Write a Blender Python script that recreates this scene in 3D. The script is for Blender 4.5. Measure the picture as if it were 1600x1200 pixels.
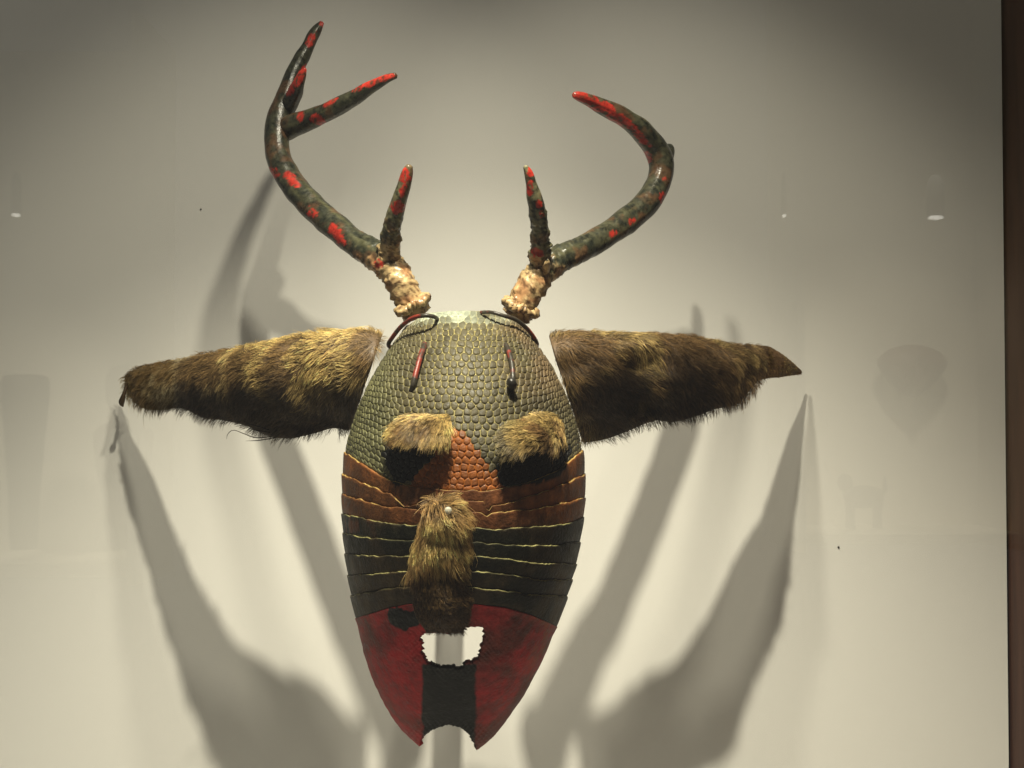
import bpy, math, random
import numpy as np
from mathutils import Vector, Matrix

random.seed(7)
RNG = np.random.default_rng(11)
scene = bpy.context.scene
for o in list(bpy.data.objects):
    bpy.data.objects.remove(o)
COL = scene.collection

# ------------------------------------------------------------------ camera
# 1 photo pixel = 0.5 mm at the mask (y = 0); the wall stands 0.2 m behind it.
PITCH = math.radians(1.8)
CAM = np.array([0.0, -1.2, -1.2 * math.tan(PITCH)])
FWD = np.array([0.0, math.cos(PITCH), math.sin(PITCH)])
UPV = np.array([0.0, -math.sin(PITCH), math.cos(PITCH)])
cam = bpy.data.cameras.new('camera')
cam.sensor_width = 36.0
cam.lens = 54.0
cam.clip_start = 0.02
cam.clip_end = 60.0
camo = bpy.data.objects.new('camera', cam)
camo.location = CAM
camo.rotation_euler = (math.radians(90) + PITCH, 0, 0)
COL.objects.link(camo)
scene.camera = camo

# ------------------------------------------------------------------ world, lamps, exposure
world = bpy.data.worlds.new('World')
scene.world = world
world.use_nodes = True
bg = world.node_tree.nodes['Background']
bg.inputs['Color'].default_value = (1.0, 0.955, 0.89, 1)
bg.inputs['Strength'].default_value = 0.15


def spot(name, loc, target, power, angle, blend, radius, color):
    l = bpy.data.lights.new(name, 'SPOT')
    l.energy = power
    l.spot_size = math.radians(angle)
    l.spot_blend = blend
    l.shadow_soft_size = radius
    l.color = color
    o = bpy.data.objects.new(name, l)
    o.location = loc
    d = Vector(target) - Vector(loc)
    o.rotation_euler = d.to_track_quat('-Z', 'Y').to_euler()
    COL.objects.link(o)
    return o


WARM = (1.0, 0.918, 0.735)
spot('case_spot', (-0.035, -0.465, 0.79), (-0.035, -0.170, -0.62), 97.0, 75, 0.8, 0.014, WARM)
spot('case_spot', (0.1145, -0.465, 0.85), (-0.27, 0.2, -0.07), 22.0, 41, 1.0, 0.026, WARM)
spot('case_spot', (-0.1845, -0.465, 0.85), (0.20, 0.2, -0.07), 22.0, 41, 1.0, 0.026, WARM)

vs = scene.view_settings
vs.view_transform = 'Standard'
vs.look = 'None'
vs.exposure = 0.0
vs.gamma = 1.0
vs.use_curve_mapping = False


# ------------------------------------------------------------------ helpers
def at(px, py, y):
    """photo pixel (1600 wide) on the vertical plane at depth y -> world point(s)"""
    px, py, y = np.broadcast_arrays(np.asarray(px, float), np.asarray(py, float), np.asarray(y, float))
    a = (px - 800.0)
    b = (600.0 - py)
    dx = a
    dy = 2400.0 * FWD[1] + b * UPV[1]
    dz = 2400.0 * FWD[2] + b * UPV[2]
    t = (y - CAM[1]) / dy
    return np.stack([CAM[0] + dx * t, y, CAM[2] + dz * t], -1)


def h3(ix, iy, iz):
    n = (ix * 374761393 + iy * 668265263 + iz * 1274126177) & 0xFFFFFFFF
    n = ((n ^ (n >> 13)) * 1103515245) & 0xFFFFFFFF
    n = ((n ^ (n >> 16)) * 668265263) & 0xFFFFFFFF
    return ((n ^ (n >> 15)) & 0xFFFF) / 65535.0


def vnoise(p, scale, seed=0):
    """smooth value noise, 0..1"""
    q = np.asarray(p, float) * scale + 100.0 + seed * 17.3
    i = np.floor(q).astype(np.int64)
    f = q - i
    f = f * f * (3 - 2 * f)
    r = 0
    for dx in (0, 1):
        for dy in (0, 1):
            for dz in (0, 1):
                w = (f[..., 0] if dx else 1 - f[..., 0]) * (f[..., 1] if dy else 1 - f[..., 1]) * (f[..., 2] if dz else 1 - f[..., 2])
                r = r + w * h3(i[..., 0] + dx, i[..., 1] + dy, i[..., 2] + dz)
    return r


def fbm(p, scale, seed=0):
    return 0.55 * vnoise(p, scale, seed) + 0.3 * vnoise(p, scale * 2.1, seed + 3) + 0.15 * vnoise(p, scale * 4.3, seed + 5)


def sstep(a, b, x):
    t = np.clip((x - a) / (b - a), 0, 1)
    return t * t * (3 - 2 * t)


def mixc(c0, c1, w):
    return c0 * (1 - w)[..., None] + np.asarray(c1, float) * w[..., None]


def inpoly(px, py, poly):
    px = np.asarray(px, float)
    py = np.asarray(py, float)
    r = np.zeros(px.shape, bool)
    n = len(poly)
    for i in range(n):
        x0, y0 = poly[i]
        x1, y1 = poly[(i + 1) % n]
        if y0 == y1:
            continue
        c = ((y0 > py) != (y1 > py)) & (px < (x1 - x0) * (py - y0) / (y1 - y0) + x0)
        r ^= c
    return r


def build(name, verts, faces, mat, parent=None, colors=None, smooth=True):
    """faces: an (n,3) or (n,4) array, or a list of tuples"""
    me = bpy.data.meshes.new(name)
    verts = np.asarray(verts, np.float32).reshape(-1, 3)
    if isinstance(faces, np.ndarray):
        k = faces.shape[1]
        nf = len(faces)
        me.vertices.add(len(verts))
        me.vertices.foreach_set('co', verts.ravel())
        me.loops.add(nf * k)
        me.loops.foreach_set('vertex_index', faces.astype(np.int32).ravel())
        me.polygons.add(nf)
        me.polygons.foreach_set('loop_start', np.arange(0, nf * k, k, dtype=np.int32))
        me.update(calc_edges=True)
        me.validate()
    else:
        me.from_pydata([tuple(v) for v in verts], [], faces)
    if smooth:
        me.polygons.foreach_set('use_smooth', np.ones(len(me.polygons), bool))
    if colors is not None:
        a = me.color_attributes.new('paint', 'FLOAT_COLOR', 'POINT')
        c = np.ones((len(verts), 4), np.float32)
        c[:, :3] = np.clip(np.asarray(colors).reshape(-1, 3), 0.003, 1)
        a.data.foreach_set('color', c.ravel())
    me.materials.append(mat)
    o = bpy.data.objects.new(name, me)
    COL.objects.link(o)
    if parent is not None:
        o.parent = parent
    return o


def grid_faces(nr, nc, flip=False, closed=False):
    r = np.arange(nr - 1)[:, None]
    m = nc if closed else nc - 1
    c = np.arange(m)[None, :]
    c1 = (c + 1) % nc
    f = np.stack([r * nc + c, r * nc + c1 + 0 * r, (r + 1) * nc + c1, (r + 1) * nc + c + 0 * r], -1).reshape(-1, 4)
    return f[:, ::-1].copy() if flip else f


def empty(name, loc, label=None, cat=None, group=None):
    o = bpy.data.objects.new(name, None)
    o.location = loc
    o.empty_display_size = 0.02
    COL.objects.link(o)
    if label:
        tag(o, label, cat, group)
    return o


def tag(o, label, cat, group=None):
    o['label'] = label
    o['category'] = cat
    if group:
        o['group'] = group
    return o


def boxm(lo, hi):
    x0, y0, z0 = lo
    x1, y1, z1 = hi
    v = [(x0, y0, z0), (x1, y0, z0), (x1, y1, z0), (x0, y1, z0), (x0, y0, z1), (x1, y0, z1), (x1, y1, z1), (x0, y1, z1)]
    f = [(0, 3, 2, 1), (4, 5, 6, 7), (0, 1, 5, 4), (1, 2, 6, 5), (2, 3, 7, 6), (3, 0, 4, 7)]
    return v, f


def bevel(o, w, seg=2):
    m = o.modifiers.new('bevel', 'BEVEL')
    m.width = w
    m.segments = seg
    return o


def solidify(o, t, offset=-1):
    m = o.modifiers.new('thickness', 'SOLIDIFY')
    m.thickness = t
    m.offset = offset
    return o


def catmull(pts, n):
    p = np.asarray(pts, float)
    p = np.vstack([2 * p[0] - p[1], p, 2 * p[-1] - p[-2]])
    seg = np.linalg.norm(np.diff(p[1:-1, :2], axis=0), axis=1) + 1e-6
    cum = np.concatenate([[0], np.cumsum(seg)])
    out = []
    for s in np.linspace(0, cum[-1], n):
        i = min(np.searchsorted(cum, s, side='right') - 1, len(seg) - 1)
        t = (s - cum[i]) / seg[i]
        a, b, c, d = p[i], p[i + 1], p[i + 2], p[i + 3]
        out.append(0.5 * (2 * b + (c - a) * t + (2 * a - 5 * b + 4 * c - d) * t * t + (3 * b - a - 3 * c + d) * t ** 3))
    return np.array(out)


def frames(P):
    T = np.gradient(P, axis=0)
    T /= np.linalg.norm(T, axis=1)[:, None]
    N = np.zeros_like(P)
    B = np.zeros_like(P)
    ref = np.array([0, -1.0, 0.1])
    n = ref - T[0] * np.dot(ref, T[0])
    n /= np.linalg.norm(n)
    for i in range(len(P)):
        n = n - T[i] * np.dot(n, T[i])
        n /= np.linalg.norm(n)
        N[i] = n
        B[i] = np.cross(T[i], n)
    return T, N, B


def grid_normals(G, toward=(0, -1, 0)):
    du = np.gradient(G, axis=1)
    dv = np.gradient(G, axis=0)
    n = np.cross(du, dv)
    n /= np.linalg.norm(n, axis=-1)[..., None] + 1e-12
    c = n[n.shape[0] // 2, n.shape[1] // 2]
    if np.dot(c, toward) < 0:
        n = -n
    return n


# ------------------------------------------------------------------ materials
def new_mat(name):
    m = bpy.data.materials.new(name)
    m.use_nodes = True
    nt = m.node_tree
    for n in list(nt.nodes):
        nt.nodes.remove(n)
    out = nt.nodes.new('ShaderNodeOutputMaterial')
    return m, nt, out


def N(nt, typ, **kw):
    n = nt.nodes.new(typ)
    for k, v in kw.items():
        if k.startswith('i_'):
            n.inputs[k[2:].replace('_', ' ')].default_value = v
        else:
            setattr(n, k, v)
    return n


def plain(name, color, rough=0.5, metal=0.0, bump=0.0, bscale=200.0, var=0.0, vscale=40.0, emit=None):
    m, nt, out = new_mat(name)
    b = N(nt, 'ShaderNodeBsdfPrincipled')
    b.inputs['Base Color'].default_value = (*color, 1)
    b.inputs['Roughness'].default_value = rough
    b.inputs['Metallic'].default_value = metal
    tc = N(nt, 'ShaderNodeTexCoord')
    if var:
        no = N(nt, 'ShaderNodeTexNoise')
        no.inputs['Scale'].default_value = vscale
        no.inputs['Detail'].default_value = 5
        nt.links.new(tc.outputs['Object'], no.inputs['Vector'])
        mx = N(nt, 'ShaderNodeMix', data_type='RGBA')
        mx.inputs[6].default_value = tuple(c * (1 - var) for c in color) + (1,)
        mx.inputs[7].default_value = tuple(min(1, c * (1 + var)) for c in color) + (1,)
        nt.links.new(no.outputs['Fac'], mx.inputs[0])
        nt.links.new(mx.outputs[2], b.inputs['Base Color'])
    if bump:
        n2 = N(nt, 'ShaderNodeTexNoise')
        n2.inputs['Scale'].default_value = bscale
        n2.inputs['Detail'].default_value = 4
        nt.links.new(tc.outputs['Object'], n2.inputs['Vector'])
        bp = N(nt, 'ShaderNodeBump')
        bp.inputs['Strength'].default_value = bump
        bp.inputs['Distance'].default_value = 0.001
        nt.links.new(n2.outputs['Fac'], bp.inputs['Height'])
        nt.links.new(bp.outputs['Normal'], b.inputs['Normal'])
    if emit:
        b.inputs['Emission Color'].default_value = (*emit[0], 1)
        b.inputs['Emission Strength'].default_value = emit[1]
    nt.links.new(b.outputs[0], out.inputs[0])
    return m


def painted(name, rough=(0.4, 0.65), bump=0.5, bscale=500.0, var=0.35, vscale=90.0, spec=0.4):
    """colour from the 'paint' attribute, broken up by wear noise"""
    m, nt, out = new_mat(name)
    b = N(nt, 'ShaderNodeBsdfPrincipled')
    b.inputs['Specular IOR Level'].default_value = spec
    at_ = N(nt, 'ShaderNodeAttribute', attribute_name='paint')
    tc = N(nt, 'ShaderNodeTexCoord')
    no = N(nt, 'ShaderNodeTexNoise')
    no.inputs['Scale'].default_value = vscale
    no.inputs['Detail'].default_value = 8
    no.inputs['Roughness'].default_value = 0.65
    nt.links.new(tc.outputs['Object'], no.inputs['Vector'])
    mr = N(nt, 'ShaderNodeMapRange')
    mr.inputs[1].default_value = 0.3
    mr.inputs[2].default_value = 0.7
    mr.inputs[3].default_value = 1 - var
    mr.inputs[4].default_value = 1 + var
    nt.links.new(no.outputs['Fac'], mr.inputs[0])
    mx = N(nt, 'ShaderNodeVectorMath', operation='SCALE')
    nt.links.new(at_.outputs['Color'], mx.inputs[0])
    nt.links.new(mr.outputs[0], mx.inputs['Scale'])
    nt.links.new(mx.outputs[0], b.inputs['Base Color'])
    r = N(nt, 'ShaderNodeMapRange')
    r.inputs[1].default_value = 0.3
    r.inputs[2].default_value = 0.7
    r.inputs[3].default_value = rough[0]
    r.inputs[4].default_value = rough[1]
    nt.links.new(no.outputs['Fac'], r.inputs[0])
    nt.links.new(r.outputs[0], b.inputs['Roughness'])
    n2 = N(nt, 'ShaderNodeTexNoise')
    n2.inputs['Scale'].default_value = bscale
    n2.inputs['Detail'].default_value = 6
    nt.links.new(tc.outputs['Object'], n2.inputs['Vector'])
    bp = N(nt, 'ShaderNodeBump')
    bp.inputs['Strength'].default_value = bump
    bp.inputs['Distance'].default_value = 0.0008
    nt.links.new(n2.outputs['Fac'], bp.inputs['Height'])
    nt.links.new(bp.outputs['Normal'], b.inputs['Normal'])
    nt.links.new(b.outputs[0], out.inputs[0])
    return m


def fur_mat():
    m, nt, out = new_mat('fur')
    b = N(nt, 'ShaderNodeBsdfPrincipled')
    b.inputs['Roughness'].default_value = 0.42
    b.inputs['Specular IOR Level'].default_value = 0.35
    a = N(nt, 'ShaderNodeAttribute', attribute_name='paint')
    tr = N(nt, 'ShaderNodeBsdfTranslucent')
    mx = N(nt, 'ShaderNodeMixShader')
    mx.inputs[0].default_value = 0.18
    nt.links.new(a.outputs['Color'], b.inputs['Base Color'])
    nt.links.new(a.outputs['Color'], tr.inputs['Color'])
    nt.links.new(b.outputs[0], mx.inputs[1])
    nt.links.new(tr.outputs[0], mx.inputs[2])
    nt.links.new(mx.outputs[0], out.inputs[0])
    return m


def glass_mat():
    m, nt, out = new_mat('case_glass')
    fr = N(nt, 'ShaderNodeFresnel')
    fr.inputs['IOR'].default_value = 1.5
    tr = N(nt, 'ShaderNodeBsdfTransparent')
    tr.inputs['Color'].default_value = (0.985, 0.995, 0.985, 1)
    gl = N(nt, 'ShaderNodeBsdfGlossy')
    gl.inputs['Roughness'].default_value = 0.0
    mx = N(nt, 'ShaderNodeMixShader')
    nt.links.new(fr.outputs[0], mx.inputs[0])
    nt.links.new(tr.outputs[0], mx.inputs[1])
    nt.links.new(gl.outputs[0], mx.inputs[2])
    nt.links.new(mx.outputs[0], out.inputs[0])
    return m


def wood_mat():
    m, nt, out = new_mat('dark_wood')
    b = N(nt, 'ShaderNodeBsdfPrincipled')
    tc = N(nt, 'ShaderNodeTexCoord')
    mp = N(nt, 'ShaderNodeMapping')
    mp.inputs['Scale'].default_value = (14, 14, 1.6)
    nt.links.new(tc.outputs['Object'], mp.inputs['Vector'])
    no = N(nt, 'ShaderNodeTexNoise')
    no.inputs['Scale'].default_value = 5
    no.inputs['Detail'].default_value = 9
    no.inputs['Distortion'].default_value = 0.6
    nt.links.new(mp.outputs[0], no.inputs['Vector'])
    cr = N(nt, 'ShaderNodeValToRGB')
    cr.color_ramp.elements[0].position = 0.3
    cr.color_ramp.elements[0].color = (0.035, 0.013, 0.007, 1)
    cr.color_ramp.elements[1].position = 0.72
    cr.color_ramp.elements[1].color = (0.085, 0.034, 0.018, 1)
    nt.links.new(no.outputs['Fac'], cr.inputs[0])
    nt.links.new(cr.outputs[0], b.inputs['Base Color'])
    b.inputs['Roughness'].default_value = 0.6
    b.inputs['Specular IOR Level'].default_value = 0.2
    nt.links.new(b.outputs[0], out.inputs[0])
    return m


M_WALL = plain('wall_paint', (0.75, 0.735, 0.69), rough=0.75, bump=0.12, bscale=900, var=0.015, vscale=6)
M_WOOD = wood_mat()
M_GLASS = glass_mat()
M_SHELL = painted('painted_shell', rough=(0.42, 0.7), bump=0.9, bscale=420, var=0.45, vscale=150, spec=0.15)
M_SCALE = painted('painted_scale', rough=(0.36, 0.65), bump=0.6, bscale=600, var=0.4, vscale=260, spec=0.3)
M_ANTLER = painted('painted_antler', rough=(0.22, 0.42), bump=0.5, bscale=330, var=0.45, vscale=230, spec=0.32)
M_HIDE = painted('dried_hide', rough=(0.5, 0.75), bump=0.8, bscale=350, var=0.4, vscale=80)
M_CORD = painted('painted_cord', rough=(0.3, 0.5), bump=0.3, bscale=600, var=0.3, vscale=200)
M_FUR = fur_mat()
M_STEEL = plain('mount_steel', (0.32, 0.31, 0.29), rough=0.4, metal=0.8, bump=0.1)
M_NAIL = plain('nail_metal', (0.50, 0.48, 0.38), rough=0.6, metal=0.1, bump=0.3, bscale=1500)
M_DOT = plain('dark_pin', (0.02, 0.018, 0.016), rough=0.7)

# ------------------------------------------------------------------ the setting: the display case
WALL_Y = 0.2
v, f = boxm((-1.0, WALL_Y, -0.72), (0.4495, WALL_Y + 0.03, 1.02))
wall = build('wall', v, f, M_WALL, smooth=False)
wall['kind'] = 'structure'
v, f = boxm((0.452, -0.60, -0.72), (0.492, WALL_Y + 0.03, 1.02))
side = build('side_wall', v, f, M_WOOD, smooth=False)
side['kind'] = 'structure'
v, f = boxm((-1.0, -0.60, -0.745), (0.492, WALL_Y + 0.03, -0.722))
fl = build('case_floor', v, f, M_WALL, smooth=False)
fl['kind'] = 'structure'
for (px, py, r) in ((314, 327, 0.0007), (1310, 855, 0.0009)):
    c = at(px, py, WALL_Y)
    n = 10
    vv = []
    for yy in (0.0004, -0.0008):
        for i in range(n):
            a = i * 2 * math.pi / n
            vv.append((c[0] + r * math.cos(a), WALL_Y + yy, c[2] + r * math.sin(a)))
    ff = [(i, (i + 1) % n, n + (i + 1) % n, n + i) for i in range(n)] + [tuple(range(n, 2 * n))]
    build('pin_head', vv, ff, M_DOT, wall)
v, f = boxm((-1.0, -0.606, -0.72), (0.4515, -0.600, 1.02))
pane = build('glass_pane', v, f, M_GLASS, smooth=False)
tag(pane, 'clear glass front of the display case with faint gallery reflections', 'glass pane')

# ------------------------------------------------------------------ the armadillo shell
LEFT = [(480, 634), (506, 638), (520, 626), (535, 614), (560, 598), (600, 575), (645, 556), (690, 542), (740, 536), (790, 535), (850, 538),
        (910, 546), (965, 556), (1020, 568), (1060, 581), (1100, 600), (1130, 618), (1150, 636), (1162, 650), (1174, 664)]
RIGHT = [(480, 828), (506, 820), (520, 828), (535, 838), (570, 862), (620, 886), (670, 903), (720, 912), (770, 914), (820, 910), (880, 900),
         (930, 886), (978, 870), (1030, 849), (1085, 820), (1135, 785), (1160, 763), (1174, 742)]
FORE = -0.05
SPINE = [(480, 0.022), (490, 0.004), (505, -0.016), (530, -0.034), (570, -0.052), (620, -0.068), (700, -0.084), (800, -0.092), (880, -0.091),
         (960, -0.082), (1040, -0.062), (1100, -0.040), (1140, -0.022), (1174, -0.004)]
EDGE = [(480, 0.035), (520, 0.030), (600, 0.022), (700, 0.018), (900, 0.018), (1040, 0.024), (1174, 0.030)]
SPINE = [(a, b + FORE) for (a, b) in SPINE]
EDGE = [(a, b + FORE) for (a, b) in EDGE]


def smooth_tab(tab, n=400, k=9):
    x = np.array([p[0] for p in tab], float)
    y = np.array([p[1] for p in tab], float)
    X = np.linspace(x[0], x[-1], n)
    Y = np.interp(X, x, y)
    pad = np.concatenate([2 * Y[0] - Y[k:0:-1], Y, 2 * Y[-1] - Y[-2:-k - 2:-1]])
    w = np.hanning(2 * k + 1)
    w /= w.sum()
    return X, np.convolve(pad, w, mode='valid')


TL, TR, TS, TE = smooth_tab(LEFT), smooth_tab(RIGHT), smooth_tab(SPINE, k=16), smooth_tab(EDGE)


def xcw(py):
    l = np.interp(py, *TL)
    r = np.interp(py, *TR)
    return (l + r) / 2, (r - l) / 2


def shell_px(th, py):
    xc, hw = xcw(py)
    return xc + hw * np.sin(th)


def surf(th, py):
    """point of the shell at arc angle th (-pi/2..pi/2) and photo row py"""
    c = np.maximum(np.cos(th), 0) ** 0.92
    e = np.interp(py, *TE)
    s = np.interp(py, *TS)
    return at(shell_px(th, py), py, e + (s - e) * c)


def shell_at(px, py):
    xc, hw = xcw(py)
    th = np.arcsin(np.clip((px - xc) / hw, -0.999, 0.999))
    return surf(th, py)


def surf_n(th, py):
    d = 0.02
    a = surf(np.clip(th + d, -1.57, 1.57), py) - surf(np.clip(th - d, -1.57, 1.57), py)
    b = surf(th, py + 2.0) - surf(th, py - 2.0)
    n = np.cross(a, b)
    n /= np.linalg.norm(n, axis=-1)[..., None] + 1e-12
    return -n


def line(nodes):
    """boundary curve given as photo points -> py as a function of the sine of the arc angle"""
    s = []
    for (x, y) in nodes:
        xc, hw = xcw(np.array(float(y)))
        s.append((max(-1, min(1, (x - xc) / hw)), y))
    s.sort()
    xs = np.array([q[0] for q in s])
    ys = np.array([q[1] for q in s], float)
    return lambda th: np.interp(np.sin(th), xs, ys)


L_TOP = line([(638, 507), (655, 494), (668, 488), (700, 485), (730, 484), (770, 486), (790, 490), (808, 499), (820, 507)])
LINES = [
    line([(540, 707), (575, 730), (612, 752), (660, 764), (730, 767), (768, 767), (783, 763), (821, 755), (870, 735), (911, 704)]),
    line([(536, 740), (565, 754), (592, 763), (600, 770), (612, 771), (622, 781), (634, 793), (660, 786), (740, 783), (756, 784), (759, 795), (764, 797), (768, 790), (800, 785), (827, 775), (864, 763), (912, 741)]),
    line([(535, 772), (600, 791), (661, 797), (728, 800), (752, 801), (760, 806), (767, 802), (840, 795), (915, 777)]),
    line([(535, 803), (600, 816), (645, 820), (739, 824), (768, 828), (840, 823), (893, 816), (913, 808)]),
    line([(536, 833), (573, 840), (640, 844), (737, 847), (800, 851), (867, 852), (908, 846)]),
    line([(539, 865), (590, 868), (637, 868), (736, 869), (787, 872), (840, 880), (901, 881)]),
    line([(541, 899), (573, 897), (635, 892), (728, 892), (760, 893), (813, 900), (845, 906), (896, 905)]),
    line([(548, 931), (600, 920), (640, 916), (733, 917), (776, 920), (827, 929), (887, 931)]),
    line([(556, 966), (587, 957), (608, 950), (640, 944), (741, 944), (787, 949), (827, 960), (871, 979)]),
]

mask = empty('armadillo_mask', (-0.0375, 0.0, -0.285), 'armadillo shell mask with painted deer antlers, fur ears, brows and nose', 'mask')
mask_inv = Matrix.Translation((0.0375, 0.0, 0.285))


def part(o):
    o.parent = mask
    o.matrix_parent_inverse = mask_inv
    return o


def sub(o, parent):
    o.parent = parent
    o.matrix_parent_inverse = Matrix.Identity(4)
    return o


RED_TRI = [(712, 664), (736, 690), (760, 720), (774, 742), (792, 757), (782, 772), (632, 772), (645, 748), (690, 700), (700, 690)]
EYE_L = [(598, 690), (696, 690), (654, 733), (648, 750), (618, 756), (598, 722)]
EYE_R = [(771, 735), (787, 700), (890, 690), (894, 710), (866, 746), (783, 762)]
HOLE = [(655, 995), (668, 989), (690, 990), (700, 992), (715, 987), (725, 981), (740, 980), (755, 980), (758, 996), (752, 1012), (751, 1022), (747, 1030),
        (741, 1032), (738, 1037), (733, 1034), (727, 1036), (724, 1044), (715, 1045), (708, 1042), (700, 1043), (690, 1043), (680, 1041), (668, 1036), (663, 1029), (658, 1020), (658, 1008)]
NOTCH = [(640, 1190), (656, 1166), (657, 1156), (675, 1141), (700, 1133), (718, 1137), (735, 1150), (742, 1163), (745, 1174), (745, 1190)]

GREEN = np.array((0.072, 0.061, 0.032))
GREENB = np.array((0.24, 0.205, 0.085))
ORANGE = np.array((0.20, 0.060, 0.010))
BLACK = np.array((0.006, 0.0058, 0.005))
RED = np.array((0.27, 0.014, 0.016))


def shield_paint(px, py, P, base=False):
    c = np.broadcast_to(GREENB if base else GREEN, px.shape + (3,)).copy()
    n1 = fbm(P, 28, 1)
    n2 = fbm(P, 60, 4)
    # worn, browner right forehead; pale bluish crown; darker flank
    c = mixc(c, (0.34, 0.22, 0.11) if base else (0.125, 0.078, 0.04), 0.7 * sstep(755, 830, px) * sstep(660, 560, py) * sstep(0.3, 0.6, n1))
    c = mixc(c, (0.36, 0.40, 0.31), 0.75 * sstep(512, 490, py) * sstep(0.3, 0.55, n2))
    c = mixc(c, (0.11, 0.115, 0.05) if not base else (0.36, 0.36, 0.15), 0.5 * sstep(640, 580, px))
    c *= (0.55 + 0.9 * n2)[..., None]
    w = (n2 - 0.5) * 10
    r = inpoly(px + w, py + w, RED_TRI)
    c[r] = (ORANGE * (1.35 if base else 1.0)) * (0.7 + 0.6 * n1[r])[:, None]
    for e in (EYE_L, EYE_R):
        k = inpoly(px + w, py - w, e)
        c[k] = BLACK
    return c


# base of the forehead shield
nt_, nv_ = 150, 110
th = np.linspace(-math.pi / 2, math.pi / 2, nt_)
vv = np.linspace(0, 1, nv_)
TH, VV = np.meshgrid(th, vv)
PY = L_TOP(TH) + VV * (LINES[0](TH) + 4 - L_TOP(TH))
G = surf(TH, PY) - surf_n(TH, PY) * 0.0006
shield = build('shield', G, grid_faces(nv_, nt_, flip=True), M_SHELL, colors=shield_paint(shell_px(TH, PY), PY, G, True))
part(shield)
solidify(shield, 0.003)


# the scutes: jittered hex rows -> Voronoi cells in the unrolled shield
def clip_cell(poly, mx, my, nx, ny):
    out = []
    n = len(poly)
    for i in range(n):
        a = poly[i]
        b = poly[(i + 1) % n]
        da = (a[0] - mx) * nx + (a[1] - my) * ny
        db = (b[0] - mx) * nx + (b[1] - my) * ny
        if da <= 0:
            out.append(a)
        if (da < 0) != (db < 0) and da != db:
            t = da / (da - db)
            out.append((a[0] + (b[0] - a[0]) * t, a[1] + (b[1] - a[1]) * t))
    return out


def unroll_to_shell(a, w):
    """a: arc length in px, w: 0..285 down the shield"""
    v = np.clip(w / 285.0, 0, 1)
    th = np.zeros_like(a)
    for _ in range(4):
        py = L_TOP(th) + v * (LINES[0](th) - L_TOP(th))
        hw = xcw(py)[1]
        th = np.clip(a / (hw * 1.12), -1.52, 1.52)
    py = L_TOP(th) + v * (LINES[0](th) - L_TOP(th))
    return th, py


seeds = []
roww = 10.9
j = 0
w = 6.0
while w < 283:
    v = w / 285.0
    th0 = 0.0
    pyc = 484 + v * 283
    hw = float(xcw(pyc - 25 * v)[1])
    half = 1.5 * hw * 1.12
    a = -half + (6.5 if j % 2 else 0)
    while a < half:
        sz = 13.7 - 2.4 * abs(a) / half - (1.4 if w < 60 else 0) + random.uniform(-2, 2)
        seeds.append((a + random.uniform(-2.2, 2.2), w + random.uniform(-2.4, 2.4)))
        a += sz
    w += roww * (0.86 if w < 50 else 1.0)
    j += 1
seeds_np = np.array(seeds)
cells = []
for i, (sx, sy) in enumerate(seeds):
    d = np.hypot(seeds_np[:, 0] - sx, seeds_np[:, 1] - sy)
    nb = np.argsort(d)[1:16]
    poly = [(sx + 13 * math.cos(k * math.pi / 4 + .4), sy + 13 * math.sin(k * math.pi / 4 + .4)) for k in range(8)]
    for q in nb:
        if d[q] > 30:
            break
        nx, ny = seeds_np[q] - (sx, sy)
        poly = clip_cell(poly, (sx + seeds_np[q][0]) / 2, (sy + seeds_np[q][1]) / 2, nx, ny)
    if len(poly) < 4:
        continue
    poly = [(min(max(p[0], -1e4), 1e4), min(max(p[1], 1.5), 284)) for p in poly]
    P = np.array(poly)
    cx, cy = P.mean(0)
    # chamfer the corners so that the plates read rounded
    rnd = []
    for k in range(len(P)):
        p0, p1, p2 = P[k - 1], P[k], P[(k + 1) % len(P)]
        rnd += [p1 * 0.78 + p0 * 0.22, p1 * 0.78 + p2 * 0.22]
    R = np.array(rnd)
    rr = np.hypot(R[:, 0] - cx, R[:, 1] - cy).mean()
    g = 1 - random.uniform(0.15, 0.7) / max(rr, 3)
    cells.append((cx, cy, R, g, rr))


def cell_mesh(cell):
    cx, cy, R, g, rr = cell
    rings = []
    hgt = random.uniform(0.00015, 0.0004)
    tilt = random.uniform(-0.0002, 0.0003)
    for (s, h) in ((g, -0.0004), (g * 0.90, 0.5), (g * 0.6, 1.0)):
        a = cx + (R[:, 0] - cx) * s
        b = cy + (R[:, 1] - cy) * s
        th, py = unroll_to_shell(a, b)
        hh = (h * hgt if h > 0 else h) + (tilt * (cy - b) / max(rr, 1) if h > 0 else 0)
        hh = np.broadcast_to(hh, a.shape)
        rings.append(surf(th, py) + surf_n(th, py) * hh[:, None])
    th, py = unroll_to_shell(np.array([cx]), np.array([cy]))
    c = surf(th, py) + surf_n(th, py) * hgt * 0.9
    n = len(R)
    vts = np.vstack(rings + [c])
    fc = []
    for r in range(2):
        for k in range(n):
            fc.append((r * n + k, r * n + (k + 1) % n, (r + 1) * n + (k + 1) % n, (r + 1) * n + k))
    for k in range(n):
        fc.append((2 * n + k, 2 * n + (k + 1) % n, 3 * n))
    px = shell_px(th, py)
    col = shield_paint(px, py, c)[0] * random.uniform(0.78, 1.18)
    cols = np.repeat(col[None], len(vts), 0)
    wear = random.uniform(0.1, 0.9)
    rim = col * (1 - 0.75 * wear) + 0.75 * wear * np.clip(col * 2.0 + np.array((0.03, 0.03, 0.008)) * (col[1] > 0.02), 0, 1)
    cols[:n] = rim
    cols[n:2 * n] = col * 0.6 + rim * 0.4
    cols[2 * n:] *= 0.85
    area = rr * rr * max(math.cos(th[0]), 0.02)
    return vts, fc, cols, area


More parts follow.
